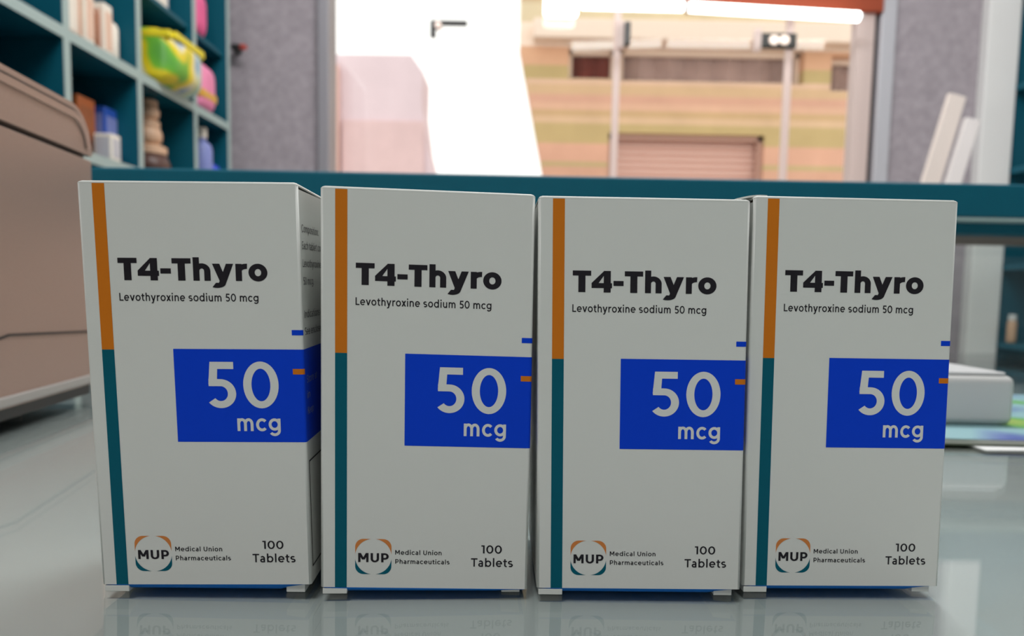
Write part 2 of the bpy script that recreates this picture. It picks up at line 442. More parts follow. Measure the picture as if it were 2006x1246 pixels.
hw = (b.x - a.x) / 2; hh = a.z - b.z
box('diffuser', -hw, hw, 0, .03, 0, hh, M['led'], t, bevel=.02, seg=4)
box('housing', -hw * .8, hw * .8, .031, .06, hh * .1, hh * .95, M['white'], t, bevel=.004)
bm = bmesh.new(); add_tube(bm, (0, .045, hh * .95), (0, .045, ZC - b.z), .006); obj('drop_rod', bm, M['white'], t)  # housing and rod are made up to carry the added panel

# ------------------------------------------------------------------ the street outside
gz = ZF - .15
struct(box('ground', -14, 16, YF + .12, 40, gz - .1, gz, M['street']))
YW = 9.0
def zf(py): return at(1350, py, YW).z
bands = [(gz, (216, 168, 142)), (zf(331), (196, 174, 128)), (zf(322), (222, 172, 146)), (zf(285), (196, 172, 122)), (zf(248), (220, 186, 150)),
         (zf(233), (206, 172, 130)), (zf(222), (224, 180, 152)), (zf(206), (216, 168, 144)), (zf(190), (214, 180, 142)), (zf(172), (224, 188, 160)),
         (zf(162), (192, 170, 120)), (zf(134), (220, 174, 140)), (zf(98), (245, 226, 208)), (zf(50), (216, 200, 166)), (zf(14), (204, 182, 146))]
fac = bands_mat('striped_stone', bands)
bld = thing('building', 'pink and olive striped stone building across the street, right of the bright gap', 'building', (0, 0, 0))
xr = 9.0; dpt = 5.0
holes = []  # (x0,x1,z0,z1)
def hole(px0, py0, px1, py1):
    a = at(px0, py0, YW); b = at(px1, py1, YW); c = at((px0 + px1) / 2, (py0 + py1) / 2, YW)
    h_ = (py1 - py0) / 1507 * YW / 2
    return (a.x, b.x, c.z - h_, c.z + h_)
h1 = hole(1115, 93, 1207, 153); h2 = hole(1216, 96, 1574, 160); h3 = hole(1630, 112, 1700, 178); h4 = hole(1192, 266, 1490, 440)
# front wall as strips round the openings; its left end is battered (wider at the foot)
el0 = at(1072, 380, YW); el1 = at(1018, 85, YW)
sl = (el1.x - el0.x) / (el1.z - el0.z)
def lx(z): return el1.x + (z - el1.z) * sl if z < el1.z else el1.x
ztop = zf(-130)
th = .35
zs = sorted({gz, ztop, el1.z} | {v for h_ in (h1, h2, h3, h4) for v in h_[2:]})
bm = bmesh.new()
for z0, z1 in zip(zs[:-1], zs[1:]):
    zm = (z0 + z1) / 2
    cuts = sorted([(h_[0], h_[1]) for h_ in (h1, h2, h3, h4) if h_[2] < zm < h_[3]])
    x = None; segs = []
    for c0, c1 in cuts:
        segs.append((x, c0)); x = c1
    segs.append((x, xr))
    for s0, s1_ in segs:
        p0 = [lx(z0) if s0 is None else s0, z0]; p1 = [lx(z1) if s0 is None else s0, z1]
        add_prism(bm, [tuple(p0), (s1_, z0), (s1_, z1), tuple(p1)], YW, YW + th, 'y')
wallo = obj('wall', bm, fac, bld)
bm = bmesh.new(); add_prism(bm, [(lx(gz) + .3, gz), (xr, gz), (xr, ztop), (lx(ztop) + .3, ztop)], YW + th + .3, YW + dpt, 'y'); obj('rear_block', bm, fac, bld)
def opening(h_, nm, m, fr, rec=.22, inner=None):
    f = None
    bm = bmesh.new(); t_ = .05
    for q in ((h_[0], h_[0] + t_, h_[2], h_[3]), (h_[1] - t_, h_[1], h_[2], h_[3]), (h_[0], h_[1], h_[2], h_[2] + t_), (h_[0], h_[1], h_[3] - t_, h_[3])):
        add_box(bm, q[0], q[1], YW + rec - .06, YW + rec, q[2], q[3])
    f = obj(nm, bm, fr, bld)
    bm = bmesh.new()
    n = max(2, int((h_[1] - h_[0]) / .3))
    pts = [(h_[0] + (h_[1] - h_[0]) * i / (n * 4), YW + rec + .05 + .04 * math.sin(i * math.pi / 2)) for i in range(n * 4 + 1)]
    pts += [(h_[1], YW + rec + .1), (h_[0], YW + rec + .1)]
    add_prism(bm, pts, h_[2], h_[3], 'z'); obj(inner or 'blind', bm, m, f)
opening(h1, 'window', M['maroon'], M['facade_white'], inner='curtain')
opening(h2, 'window', M['greycurt'], M['facade_white'])
opening(h3, 'window', M['greycurt'], M['facade_white'])
# balcony slab band and roller shutter
bm = bmesh.new(); add_box(bm, el1.x + .15, xr, YW - .25, YW - .002, zf(92), zf(54)); obj('balcony_slab', bm, M['facade_white'], bld, bevel=.02)
bm = bmesh.new()
n = 14
for i in range(n):
    z0 = h4[2] + (h4[3] - h4[2]) * i / n; z1 = h4[2] + (h4[3] - h4[2]) * (i + 1) / n
    add_prism(bm, [(YW + .2, z0), (YW + .16, z0 + (z1 - z0) * .3), (YW + .16, z0 + (z1 - z0) * .7), (YW + .2, z1), (YW + .26, z1), (YW + .26, z0)], h4[0], h4[1], 'x')
sh = obj('roller_shutter', bm, M['shut'], bld)
bm = bmesh.new(); add_box(bm, h4[0], h4[0] + .06, YW + .06, YW + .158, h4[2], h4[3]); add_box(bm, h4[1] - .06, h4[1], YW + .06, YW + .158, h4[2], h4[3]); add_box(bm, h4[0], h4[1], YW + .06, YW + .158, h4[3] - .06, h4[3])
obj('shutter_frame', bm, M['brownf'], sh)

# pale pink wall on the left side of the street
YP = 6.5
p0 = at(560, 105, YP); p1 = at(806, 108, YP); p2 = at(828, 140, YP); p3 = at(826, 210, YP); p4 = at(836, 290, YP); p5 = at(850, 345, YP)
pb = thing('building', 'pale washed-out pink wall beyond the left pane, left of the bright gap', 'building', (0, 0, 0))
bm = bmesh.new()
add_prism(bm, [(p0.x - 3, gz), (p5.x + .1, gz), (p5.x, p5.z), (p4.x, p4.z), (p3.x, p3.z), (p2.x, p2.z), (p1.x, p1.z), (p0.x, p0.z), (p0.x - 3, p0.z)], YP, YP + .5, 'y')
obj('wall', bm, M['pinkwall'], pb)
q0 = at(648, 240, YP - .05); q1 = at(664, 112, YP - .05)
box('downpipe', q0.x, q1.x, YP - .10, YP - .002, gz, q1.z - .05, mat('peach_paint', (236, 196, 184), .8), pb, bevel=.03)
q0 = at(668, 300, YP - .05); q1 = at(830, 236, YP - .05)
box('plinth_panel', q0.x, p4.x - .02, YP - .03, YP - .002, gz, q1.z, mat('dusty_pink_render', (226, 196, 196), .9, noise=(2, .1)), pb, bevel=.01)

# ------------------------------------------------------------------ left shelving unit
SX = -0.885        # front plane of the shelving
SB = XL + .002     # back
def dz_at(px, py): return at_x(px, py, SX)
ends = [at_x(450, 200, SX).y]
ycol = [at_x(px, 140, SX).y for px in (125, 268, 378)]
yend = ends[0]
step = (ycol[2] - ycol[0]) / 2
cols = [ycol[0] - 2 * step, ycol[0] - step] + ycol
z_mid = at_x(400, 214, SX).z; z_low = at_x(230, 307, SX).z - .01
z_up = at_x(396, 92, SX - .05).z
z_top = 1.25
su = thing('shelf_unit', 'teal wall shelving of open cubbies with pale edges, on the left wall', 'shelf', (0, 0, 0))
T = .022
y_first = cols[0]
box('back_panel', SB, SB + .012, y_first, yend, ZF + .02, z_top, M['teal_in'], su)
def board(name, x0, x1, y0, y1, z0, z1):
    o = box(name, x0, x1, y0, y1, z0, z1, M['teal_in'], su)
    return o
def front_edge(par, y0, y1, z0, z1):
    box('edge_banding', SX, SX + .0015, y0, y1, z0, z1, M['edge'], par)
for zz in (z_low - .36, z_low, z_mid, z_top - T):
    o = board('shelf_board', SB + .012, SX, y_first, yend - T, zz - T, zz); front_edge(o, y_first, yend - T, zz - T, zz)
rows = [(z_low - .36, z_low - T), (z_low, z_mid - T), (z_mid, z_top - 2 * T)]
for y in cols:
    for za, zb in rows:
        o = board('divider', SB + .012, SX, y, y + T, za, zb)
        front_edge(o, y, y + T, za, zb)
o = board('end_panel', SB + .012, SX, yend - T, yend, ZF, z_top); front_edge(o, yend - T, yend, ZF, z_top)
# recessed upper boards in the two far cubbies
for ya, yb in ((ycol[1] + T, ycol[2]), (ycol[2] + T, yend - T)):
    board('inner_shelf', SB + .012, SX - .012, ya, yb, z_up - .012, z_up)

# goods on the shelves -------------------------------------------------
def col(name, rgb, **k):
    return mat(name, rgb, k.get('rough', .45))
def pack_box(label, cat, group, x, y, z, sx, sy, sz, m, rot=0, flap=True, name='carton'):
    """small retail box: body, paler top flap, printed front panel"""
    t = thing(name, label, cat, (x, y, z), rot, group)
    box('body', -sx / 2, sx / 2, -sy / 2, sy / 2, 0, sz, m[0], t, bevel=.002)
    box('front_panel', sx / 2 - .0001, sx / 2 + .0008, -sy * .38, sy * .38, sz * .15, sz * .85, m[1], t)
    box('end_panel', -sx * .38, sx * .38, -sy / 2 - .0008, -sy / 2 + .0001, sz * .12, sz * .88, m[1], t)
    return t
def bottle(label, cat, group, x, y, z, r, h_, m, cap, name='bottle'):
    t = thing(name, label, cat, (x, y, z), 0, group)
    bm = bmesh.new(); add_lathe(bm, [(r * .9, 0), (r, .004), (r, h_ * .66), (r * .85, h_ * .74), (r * .42, h_ * .80), (r * .42, h_ * .84)]); obj('body', bm, m, t, smooth=True)
    bm = bmesh.new(); add_lathe(bm, [(r * .5, h_ * .84), (r * .5, h_ * .99), (r * .46, h_)]); obj('cap', bm, cap, t)
    return t
def soft_pack(label, cat, group, x, y, z, sx, sy, sz, m, rot=0, bandm=None, name='soft_pack', bulge=.12):
    t = thing(name, label, cat, (x, y, z), rot, group)
    bm = bmesh.new(); N = 12
    def S(a): return math.copysign(abs(a) ** .45, a)
    rings = []
    for k in range(N + 1):
        f = k / N; v = -1 + 2 * f
        fx = (1 - abs(v) ** 5) * .5 + .5; e = 1 if abs(v) < .99 else .9
        ring = []
        for i in range(32):
            a = 2 * math.pi * i / 32
            ring.append(bm.verts.new((sx / 2 * S(math.cos(a)) * (fx if True else 1), sy / 2 * S(math.sin(a)) * e, sz * f)))
        rings.append(ring)
    for k in range(N):
        for i in range(32):
            j = (i + 1) % 32; bm.faces.new((rings[k][i], rings[k][j], rings[k + 1][j], rings[k + 1][i]))
    bm.faces.new(rings[0][::-1]); bm.faces.new(rings[-1])
    obj('body', bm, m, t, smooth=True)
    if bandm:
        for (nm, za, zb, mm) in bandm:
            box(nm, -sx / 2 * 1.004, sx / 2 * 1.004, -sy * .5 * .86, sy * .5 * .86, sz * za, sz * zb, mm, t, bevel=.004)
            box(nm, -sx / 2 * .86, sx / 2 * .86, -sy * .503, sy * .503, sz * za, sz * zb, mm, t, bevel=.004)
    return t
cw = col('carton_white', (236, 228, 214)); cp = col('carton_peach', (226, 190, 168)); co = col('carton_brown', (150, 84, 44)); cg = col('carton_grey', (190, 190, 196))
cb = col('carton_blue', (40, 84, 178)); cl = col('carton_lavender', (128, 138, 196)); cor = col('carton_orange', (176, 92, 40)); cy = col('bag_yellow', (226, 208, 40)); cgn = col('bag_green', (110, 176, 60))
cpk = col('pack_pink', (232, 92, 150)); cpl = col('pack_light_pink', (240, 140, 180)); ctan = col('tan_plastic', (206, 168, 138)); cbrn = col('brown_plastic', (84, 56, 48)); ccyan = col('bag_pale_teal', (176, 214, 206))
cpu = col('bright_blue_plastic', (60, 80, 210)); cyo = col('label_ochre', (222, 170, 70))
xs = SX - .05
def sy_(px, py): return at_x(px, py, xs + .03).y
g1 = 'small boxes and bottles on the middle shelf'
zsh = z_mid
specs = [(140, 'carton', cp, cw, .10, .045, 'peach carton at the near end of the row of small goods on the middle shelf'),
         (161, 'bottle', cw, cy, .14, .020, 'white bottle right of the peach carton on the middle shelf'),
         (177, 'carton', cw, cp, .12, .035, 'cream carton in the middle of the row on the middle shelf'),
         (197, 'bottle', co, cw, .125, .022, 'brown bottle with a white cap on the middle shelf'),
         (213, 'carton', cw, cp, .115, .035, 'pale carton right of the brown bottle on the middle shelf'),
         (233, 'bottle', cw, cg, .12, .026, 'white bottle farthest right in the row before the pale divider')]
for px, kd, m0, m1, hh_, wd, lab in specs:
    y = sy_(px, 60)
    if kd == 'carton': pack_box(lab, 'box', g1, xs, y, zsh, .06, wd, hh_, (m0, m1))
    else: bottle(lab, 'bottle', g1, xs, y, zsh, wd, hh_, m0, m1)
# the big soft pack, yellow and green, and the pink packs
ya = at_x(284, 120, SX - .02).y; yb = at_x(384, 140, SX - .02).y
bagm = bpy.data.materials.new('printed_bag'); bagm.use_nodes = True
nt = bagm.node_tree; b = nt.nodes['Principled BSDF']; b.inputs['Roughness'].default_value = .35
tc = nt.nodes.new('ShaderNodeTexCoord'); no = nt.nodes.new('ShaderNodeTexNoise'); no.inputs['Scale'].default_value = 13; no.inputs['Detail'].default_value = .3
nt.links.new(tc.outputs['Object'], no.inputs['Vector'])
rp = nt.nodes.new('ShaderNodeValToRGB'); nt.links.new(no.outputs['Fac'], rp.inputs['Fac'])
els = rp.color_ramp.elements; els[0].position = .30; els[0].color = lin((70, 130, 190)) + (1,); els[1].position = .40; els[1].color = lin((232, 226, 200)) + (1,)
for p_, c_ in ((.48, (236, 214, 40)), (.56, (226, 204, 40)), (.62, (110, 180, 50)), (.72, (90, 160, 60))):
    e = els.new(p_); e.color = lin(c_) + (1,)
sp = nt.nodes.new('ShaderNodeSeparateXYZ'); nt.links.new(tc.outputs['Object'], sp.inputs[0])
mr = nt.nodes.new('ShaderNodeMapRange'); mr.inputs['From Min'].default_value = .01; mr.inputs['From Max'].default_value = .07
nt.links.new(sp.outputs['Y'], mr.inputs['Value'])
mx = nt.nodes.new('ShaderNodeMix'); mx.data_type = 'RGBA'; mx.inputs['B'].default_value = lin((190, 222, 214)) + (1,)
nt.links.new(mr.outputs['Result'], mx.inputs['Factor']); nt.links.new(rp.outputs['Color'], mx.inputs['A']); nt.links.new(mx.outputs['Result'], b.inputs['Base Color'])
soft_pack('large yellow, green and white soft pack bulging out of the middle shelf', 'pack', None, SX - .025, 2.03, zsh, .15, .20, .128, bagm,
          bandm=[('yellow_band', .80, .95, cy)])
soft_pack('pink soft pack with an ochre band, low in the far cubby', 'pack', 'pink packs in the far cubby', SX - .05, at_x(407, 190, SX).y + .02, zsh, .10, .12, .14, cpl, bandm=[('printed_band', .25, .42, cyo)])
soft_pack('bright pink soft pack on the upper shelf of the far cubby', 'pack', 'pink packs in the far cubby', SX - .055, at_x(397, 60, SX - .01).y, z_up, .09, .10, .13, cpk)
pack_box('grey-white carton at the top edge of the photo, above the yellow pack', 'box', None, SX - .075, at_x(312, 15, SX - .035).y, z_up, .08, .11, .10, (cg, cw))
# lower cubbies
yl = lambda px: at_x(px, 260, SX - .05).y
zl = z_low
pack_box('rust-orange carton standing behind the printer in the low cubby', 'box', 'cartons in the low cubby behind the printer', SX - .10, yl(170) + .02, zl, .08, .07, .135, (cor, co))
pack_box('blue carton leaning beside the rust-orange one in the low cubby', 'box', 'cartons in the low cubby behind the printer', SX - .075, yl(206) + .03, zl, .05, .06, .13, (cb, cl))
pack_box('short white carton in front of the rust-orange one in the low cubby', 'box', 'cartons in the low cubby behind the printer', SX - .03, yl(192) - .0, zl, .04, .04, .06, (cw, cg))
def puff(label, x, y, z, r, m):
    t = thing('jar', label, 'jar', (x, y, z), 0, 'tan jars in the low cubby')
    bm = bmesh.new(); add_lathe(bm, [(r * .7, 0), (r * .95, r * .25), (r, r * .7), (r * .8, r * 1.25)]); obj('body', bm, m, t, smooth=True)
    bm = bmesh.new(); add_lathe(bm, [(r * .84, r * 1.25), (r * .84, r * 1.6), (r * .6, r * 1.72)]); obj('lid', bm, ctan, t)
puff('dark brown jar with tan lid, lowest of the stack in the low cubby', SX - .06, yl(300), zl, .05, cbrn)
puff('tan jar in the middle of the stack in the low cubby', SX - .062, yl(298), zl + .05 * 1.72, .036, ctan)
puff('tan round jar on top of the stack in the low cubby', SX - .062, yl(298), zl + .05 * 1.72 + .036 * 1.72, .03, ctan)
bottle('lavender and white bottle in the far low cubby', 'bottle', None, SX - .04, yl(388), zl, .03, .19, cl, cw)
soft_pack('bright blue pack beside the lavender bottle in the far low cubby', 'pack', None, SX - .06, yl(415), zl, .08, .12, .10, cpu)
# hook on the wall beside the shelving
a = at(456, 90, YF - .06)
t = thing('wall_hook', 'small dark hook with a red tip on the grey wall beside the shelving', 'hook', (a.x, YF, a.z))
bm = bmesh.new(); add_tube(bm, (0, -.0, 0), (0, -.05, 0), .012, seg=14); add_tube(bm, (0, -.045, 0), (.03, -.06, -.003), .012, .010, seg=14); obj('stem', bm, M['darkplast'], t)
bm = bmesh.new(); add_tube(bm, (.03, -.06, -.003), (.046, -.066, -.006), .011, .008, seg=14); obj('tip', bm, mat('red_tip', (190, 80, 70), .5), t)

# ------------------------------------------------------------------ right side: teal unit and leaning boards
ru = thing('shelf_unit', 'dark teal shelving at the right edge, beyond the white column', 'shelf', (0, 0, 0))
rx0 = at(1992, 200, 2.70).x
box('back_panel', rx0 + .001, XR - .01, 2.72, 2.74, ZF, 1.4, M['teal_in'], ru)
for z in (-.62, -.35, -.08, .19, .52, .80, 1.1):
    o = box('shelf_board', rx0, XR - .01, 2.45, 2.7195, z - .02, z, M['teal_in'], ru)
    box('edge_banding', rx0 - .0015, rx0 - .0001, 2.45, 2.7195, z - .02, z, M['teal'], o)
box('end_panel', XR - .0099, XR - .001, 2.45, 2.74, ZF, 1.4, M['teal_in'], ru)
t = thing('jar', 'tan jar on the right-hand teal shelving, seen below the ledge', 'jar', (rx0 + .016, 2.66, -.08), 0)
bm = bmesh.new(); add_lathe(bm, [(.013, 0), (.015, .006), (.015, .07), (.011, .078)]); obj('body', bm, ctan, t, smooth=True)
bm = bmesh.new(); add_lathe(bm, [(.0125, .078), (.0125, .098)]); obj('lid', bm, M['offw'], t)
def leaning_board(px_top, py_top, Y, lab, wd, m):
    p = at(px_top, py_top, Y); ang = R(13.5)
    # foot on the floor, leaning to the right against the column
    L = (p.z - ZF) / math.cos(ang)
    o = bpy.data.objects.new('foam_board', None)
    bm = bmesh.new(); add_box(bm, -wd, 0, 0, .02, 0, L)
    Mx = Matrix.Rotation(ang, 4, 'Y')
    for v in bm.verts: v.co = Mx @ v.co
    zmin = min(v.co.z for v in bm.verts)
    for v in bm.verts: v.co.z -= zmin
    ob = obj('foam_board', bm, m, None, bevel=.002); bpy.data.objects.remove(o)
    ob.location = (p.x - L * math.sin(ang), Y, ZF)
    tag(ob, lab, 'board', 'boards leaning by the column')
leaning_board(1894, 190, 2.30, 'taller pale board leaning against the white column, left of the other', .050, mat('pale_board', (226, 214, 206), .7))
leaning_board(1922, 236, 2.28, 'shorter pale board leaning right of the taller one by the column', .042, mat('white_board', (232, 226, 224), .7))

# ------------------------------------------------------------------ the counter and its raised ledge
LY = .66
ct = thing('counter', 'white glass-topped service counter carrying the row of white cartons', 'counter', (0, 0, 0))
box('glass_top', -.87, 1.3, -.45, .95, -.0019, 0, M['topglass'], ct)
box('painted_backing', -.87, 1.3, -.45, .95, -.014, -.00195, M['top'], ct)
box('front_cladding', -.85, 1.28, .90, .93, ZF, -.0145, M['white'], ct)
box('side_panel', -.85, -.82, -.40, .90, ZF, -.0145, M['white'], ct)
box('side_panel', 1.25, 1.28, -.40, .90, ZF, -.0145, M['white'], ct)

lzt = at(1003, 342, LY).z; lzb = at(1003, 342 + 66, LY).z
ld = thing('ledge', 'raised teal ledge running across behind the row of cartons', 'ledge', (0, 0, 0))
lx0, lx1 = -.84, .95
bm = bmesh.new(); add_box(bm, lx0, lx1, LY, LY + .022, lzb, lzt); obj('fascia', bm, M['teal'], ld, bevel=.0025)
box('ledge_top', lx0, lx1, LY + .022, LY + .30, lzt - .018, lzt, M['teal'], ld, bevel=.002)
box('edge_banding', lx0, lx1, LY + .001, LY + .022, lzb - .0028, lzb - .0002, M['edge'], ld)
box('under_rail', lx0, lx1, LY + .024, LY + .055, lzb - .012, lzt - .019, M['teal'], ld)
box('soffit', lx0, lx1, LY + .056, LY + .28, lzb - .004, lzt - .019, mat('grey_brown_soffit', (150, 136, 128), .6), ld)
for x in (lx0, lx1 - .03): box('end_bracket', x, x + .03, LY + .08, LY + .26, .0003, lzb - .0045, M['teal'], ld)
box('glass_front', lx0 + .031, lx1 - .031, LY + .20, LY + .206, .0003, lzb - .0045, M['cglass'], ld)

# ------------------------------------------------------------------ the printer on the left
px1 = at_z(172, 790, 0.0)    # far lower corner of the visible side
px0 = at_z(0, 850, 0.0)
dirv = Vector((px1.x - px0.x, px1.y - px0.y)).normalized()
pang = math.atan2(dirv.y, dirv.x) - math.pi / 2      # yaw so that local +y runs along the visible side
Lf = .44
pr = thing('printer', 'bronze desktop printer with a rounded lid, left of the cartons', 'printer', (px1.x, px1.y, 0), pang)
PH = .1585; PW = .30
def rr_profile(y0, y1, z0, z1, r_top, r_bot, n=8):
    pts = []
    for cx_, cz_, a0, r_ in ((y1 - r_bot, z0 + r_bot, -90, r_bot), (y1 - r_top, z1 - r_top, 0, r_top), (y0 + r_top, z1 - r_top, 90, r_top), (y0 + r_bot, z0 + r_bot, 180, r_bot)):
        for i in range(n + 1):
            a = R(a0 + 90 * i / n); pts.append((cx_ + r_ * math.cos(a), cz_ + r_ * math.sin(a)))
    return pts
zg = .1335     # lid seam
yA, yB = -Lf, .014
def clip_hi(pts, z): return [(y, max(zz, z)) for y, zz in pts]
def clip_lo(pts, z): return [(y, min(zz, z)) for y, zz in pts]
prof = rr_profile(yA, yB, .010, PH, .024, .004)
bm = bmesh.new(); add_prism(bm, clip_lo(prof, zg - .0012), -PW, 0, 'x'); bmesh.ops.remove_doubles(bm, verts=bm.verts, dist=1e-5); obj('body', bm, M['bronze'], pr, bevel=.0015)
bm = bmesh.new(); add_prism(bm, clip_hi(prof, zg + .0012), -PW, .0006, 'x'); bmesh.ops.remove_doubles(bm, verts=bm.verts, dist=1e-5); obj('lid', bm, M['bronze'], pr, bevel=.004, seg=4)
bm = bmesh.new(); add_box(bm, -PW + .003, -.003, yA + .003, yB - .003, zg - .004, zg + .004); obj('lid_seam', bm, M['bronze_dk'], pr)
# raised rim that follows the lid's outline, with a fine groove above it
def rim(name, d0, d1, x0, x1, m):
    def P(d): return rr_profile(yA + d, yB - d, .010 + d, PH - d, .024 - d, .0005)
    A_ = [p for p in P(d0) if p[1] > zg + .003]; B_ = [p for p in P(d1) if p[1] > zg + .003]
    bm = bmesh.new(); add_prism(bm, A_ + B_[::-1], x0, x1, 'x'); obj(name, bm, m, pr)
rim('lid_rim', .0042, .0078, -.001, .0016, M['palebronze'])
rim('rim_groove', .0028, .0036, -.001, .0008, M['bronze_dk'])
bm = bmesh.new(); add_box(bm, -PW * .98, -.002, yA + .01, yB - .006, .0045, .0098); obj('base_plate', bm, M['darkplast'], pr)
box('base_trim', -.001, .0018, yA + .01, yB - .004, .011, .0155, M['palegrey'], pr, bevel=.0008)
bm = bmesh.new(); add_prism(bm, [(yA + .01, .030), (-.102, .0385), (-.080, .0415), (.006, .0385), (.006, .0396), (-.080, .0427), (-.1025, .0397), (yA + .01, .0312)], -.0008, .0005, 'x'); obj('panel_seam', bm, M['bronze_dk'], pr)
for yy in (-.03, -Lf + .05):
    for xx in (-.03, -PW + .03):
        bm = bmesh.new(); add_tube(bm, (xx, yy, .0002), (xx, yy, .0047), .009, .010); obj('foot', bm, M['darkplast'], pr)

# ------------------------------------------------------------------ magazines, sheet and white carton on the right
mz = thing('magazine', 'teal magazine with green and purple print lying under the white carton', 'magazine', (.245, .424, 0.0007), R(-1.5))
cov = bpy.data.materials.new('printed_cover'); cov.use_nodes = True
nt = cov.node_tree; b = nt.nodes['Principled BSDF']; b.inputs['Roughness'].default_value = .35
tc = nt.nodes.new('ShaderNodeTexCoord'); vo = nt.nodes.new('ShaderNodeTexNoise'); vo.inputs['Scale'].default_value = 17; vo.inputs['Detail'].default_value = .5
rp = nt.nodes.new('ShaderNodeValToRGB'); nt.links.new(tc.outputs['Object'], vo.inputs['Vector']); nt.links.new(vo.outputs['Fac'], rp.inputs['Fac'])
els = rp.color_ramp.elements; els[0].position = .30; els[0].color = lin((96, 112, 178)) + (1,); els[1].position = .42; els[1].color = lin((150, 190, 196)) + (1,)
for p_, c_ in ((.55, (150, 190, 196)), (.62, (110, 180, 90)), (.72, (170, 190, 100))):
    e = els.new(p_); e.color = lin(c_) + (1,)
nt.links.new(rp.outputs['Color'], b.inputs['Base Color'])
box('pages', -.154, .179, -.084, .083, .0005, .0025, mat('page_edges', (196, 200, 190), .8), mz)
box('cover', -.155, .18, -.085, .084, .0026, .0031, cov, mz, bevel=.0002)
box('back_cover', -.155, .18, -.085, .084, 0, .0004, mat('dark_back_cover', (84, 96, 74), .5), mz)
bm = bmesh.new(); add_box(bm, 0, .16, 0, .06, .0001, .0005)
sheet = obj('paper_sheet', bm, M['white'], None, loc=(.2075, .331, 0), rot=(0, 0, R(3))); tag(sheet, 'white paper sheet poking out in front of the magazine at the right edge', 'paper')
cartw = mat('white_soft_card', (196, 196, 194), .5)
wb = thing('carton', 'plain white carton lying on the teal magazine at the right edge', 'box', (.17, .377, .0039), R(-1))
bm = bmesh.new(); add_box(bm, -.07, .0785, 0, .10, 0, .0245); obj('body', bm, cartw, wb, bevel=.004, seg=4)
bm = bmesh.new(); add_box(bm, -.066, .0745, .003, .097, .0245, .0262); obj('lid_flap', bm, mat('white_carton_lid', (204, 204, 204), .5), wb, bevel=.0008)

# ------------------------------------------------------------------ the four cartons
mm = 0.001
W, D, H, RAD = 44.42, 44.4, 86.25, 0.55       # millimetres
SK = 0.0143                                   # the cartons stand a touch skewed
VB, VT = 1.6, 85.7
def shx(v): return -SK * (v - VB)
def surf(s, v, off):
    """wrap the printed sheet round the carton: s runs along the front and on down the right side"""
    a0 = W - RAD; arc = RAD * math.pi / 2
    if s <= a0: x, y = s, -off
    elif s <= a0 + arc:
        t = (s - a0) / RAD; x = a0 + (RAD + off) * math.sin(t); y = RAD - (RAD + off) * math.cos(t)
    else: x, y = W + off, RAD + (s - a0 - arc)
    return Vector(((x + shx(v)) * mm, y * mm, v * mm))
def decal(polys, off, name, m, parent):
    bm = bmesh.new()
    for p in polys:
        lvl = 0
        if isinstance(p, tuple): lvl, p = p
        if sum(p[i][0] * p[(i + 1) % len(p)][1] - p[(i + 1) % len(p)][0] * p[i][1] for i in range(len(p))) < 0: p = p[::-1]
        q = [bm.verts.new(surf(a, b, off + .003 * lvl)) for a, b in p]
        try: bm.faces.new(q)
        except ValueError: pass
    me = bpy.data.meshes.new(name); bm.to_mesh(me); bm.free(); me.materials.append(m)
    o = bpy.data.objects.new(name, me); C.objects.link(o); o.parent = parent
    return o
def rect(s0, s1, v0, v1):
    """split finely where it passes round the corner, and along v so the skew stays straight"""
    a0 = W - RAD; arc = RAD * math.pi / 2
    cuts = [s0] + [c for c in [a0 + arc * i / 6 for i in range(7)] if s0 < c < s1] + [s1]
    return [[(c0, v0), (c1, v0), (c1, v1), (c0, v1)] for c0, c1 in zip(cuts[:-1], cuts[1:])]
def corner_pieces(top):
    """the two corner pieces of the round-in-a-square emblem: a rounded corner less the round middle"""
    x0, x1, z0, z1 = 7.31, 15.02, 4.57, 12.26; cx_, cz_ = (x0 + x1) / 2, (z0 + z1) / 2; rr = (x1 - x0) / 2 + .03; cr = 1.75; hw = (x1 - x0) / 2
    polys = []
    def outer(a):
        # point on the rounded square in direction a
        dx, dy = math.cos(a), math.sin(a); k = hw / max(abs(dx), abs(dy)); X_, Y_ = abs(dx * k), abs(dy * k); c = hw - cr
        if X_ > c and Y_ > c:
            ax, ay = abs(dx), abs(dy); bq = c * (ax + ay); k = bq + math.sqrt(max(0, bq * bq - (2 * c * c - cr * cr)))
        return cx_ + dx * k, cz_ + dy * k
    for a0 in ((45, 135) if top else (225, 315)):
        n = 22
        for i in range(n):
            b0, b1 = R(a0 - 37 + 74 * i / n), R(a0 - 37 + 74 * (i + 1) / n)
            polys.append([outer(b0), outer(b1), (cx_ + rr * math.cos(b1), cz_ + rr * math.sin(b1)), (cx_ + rr * math.cos(b0), cz_ + rr * math.sin(b0))])
    return polys

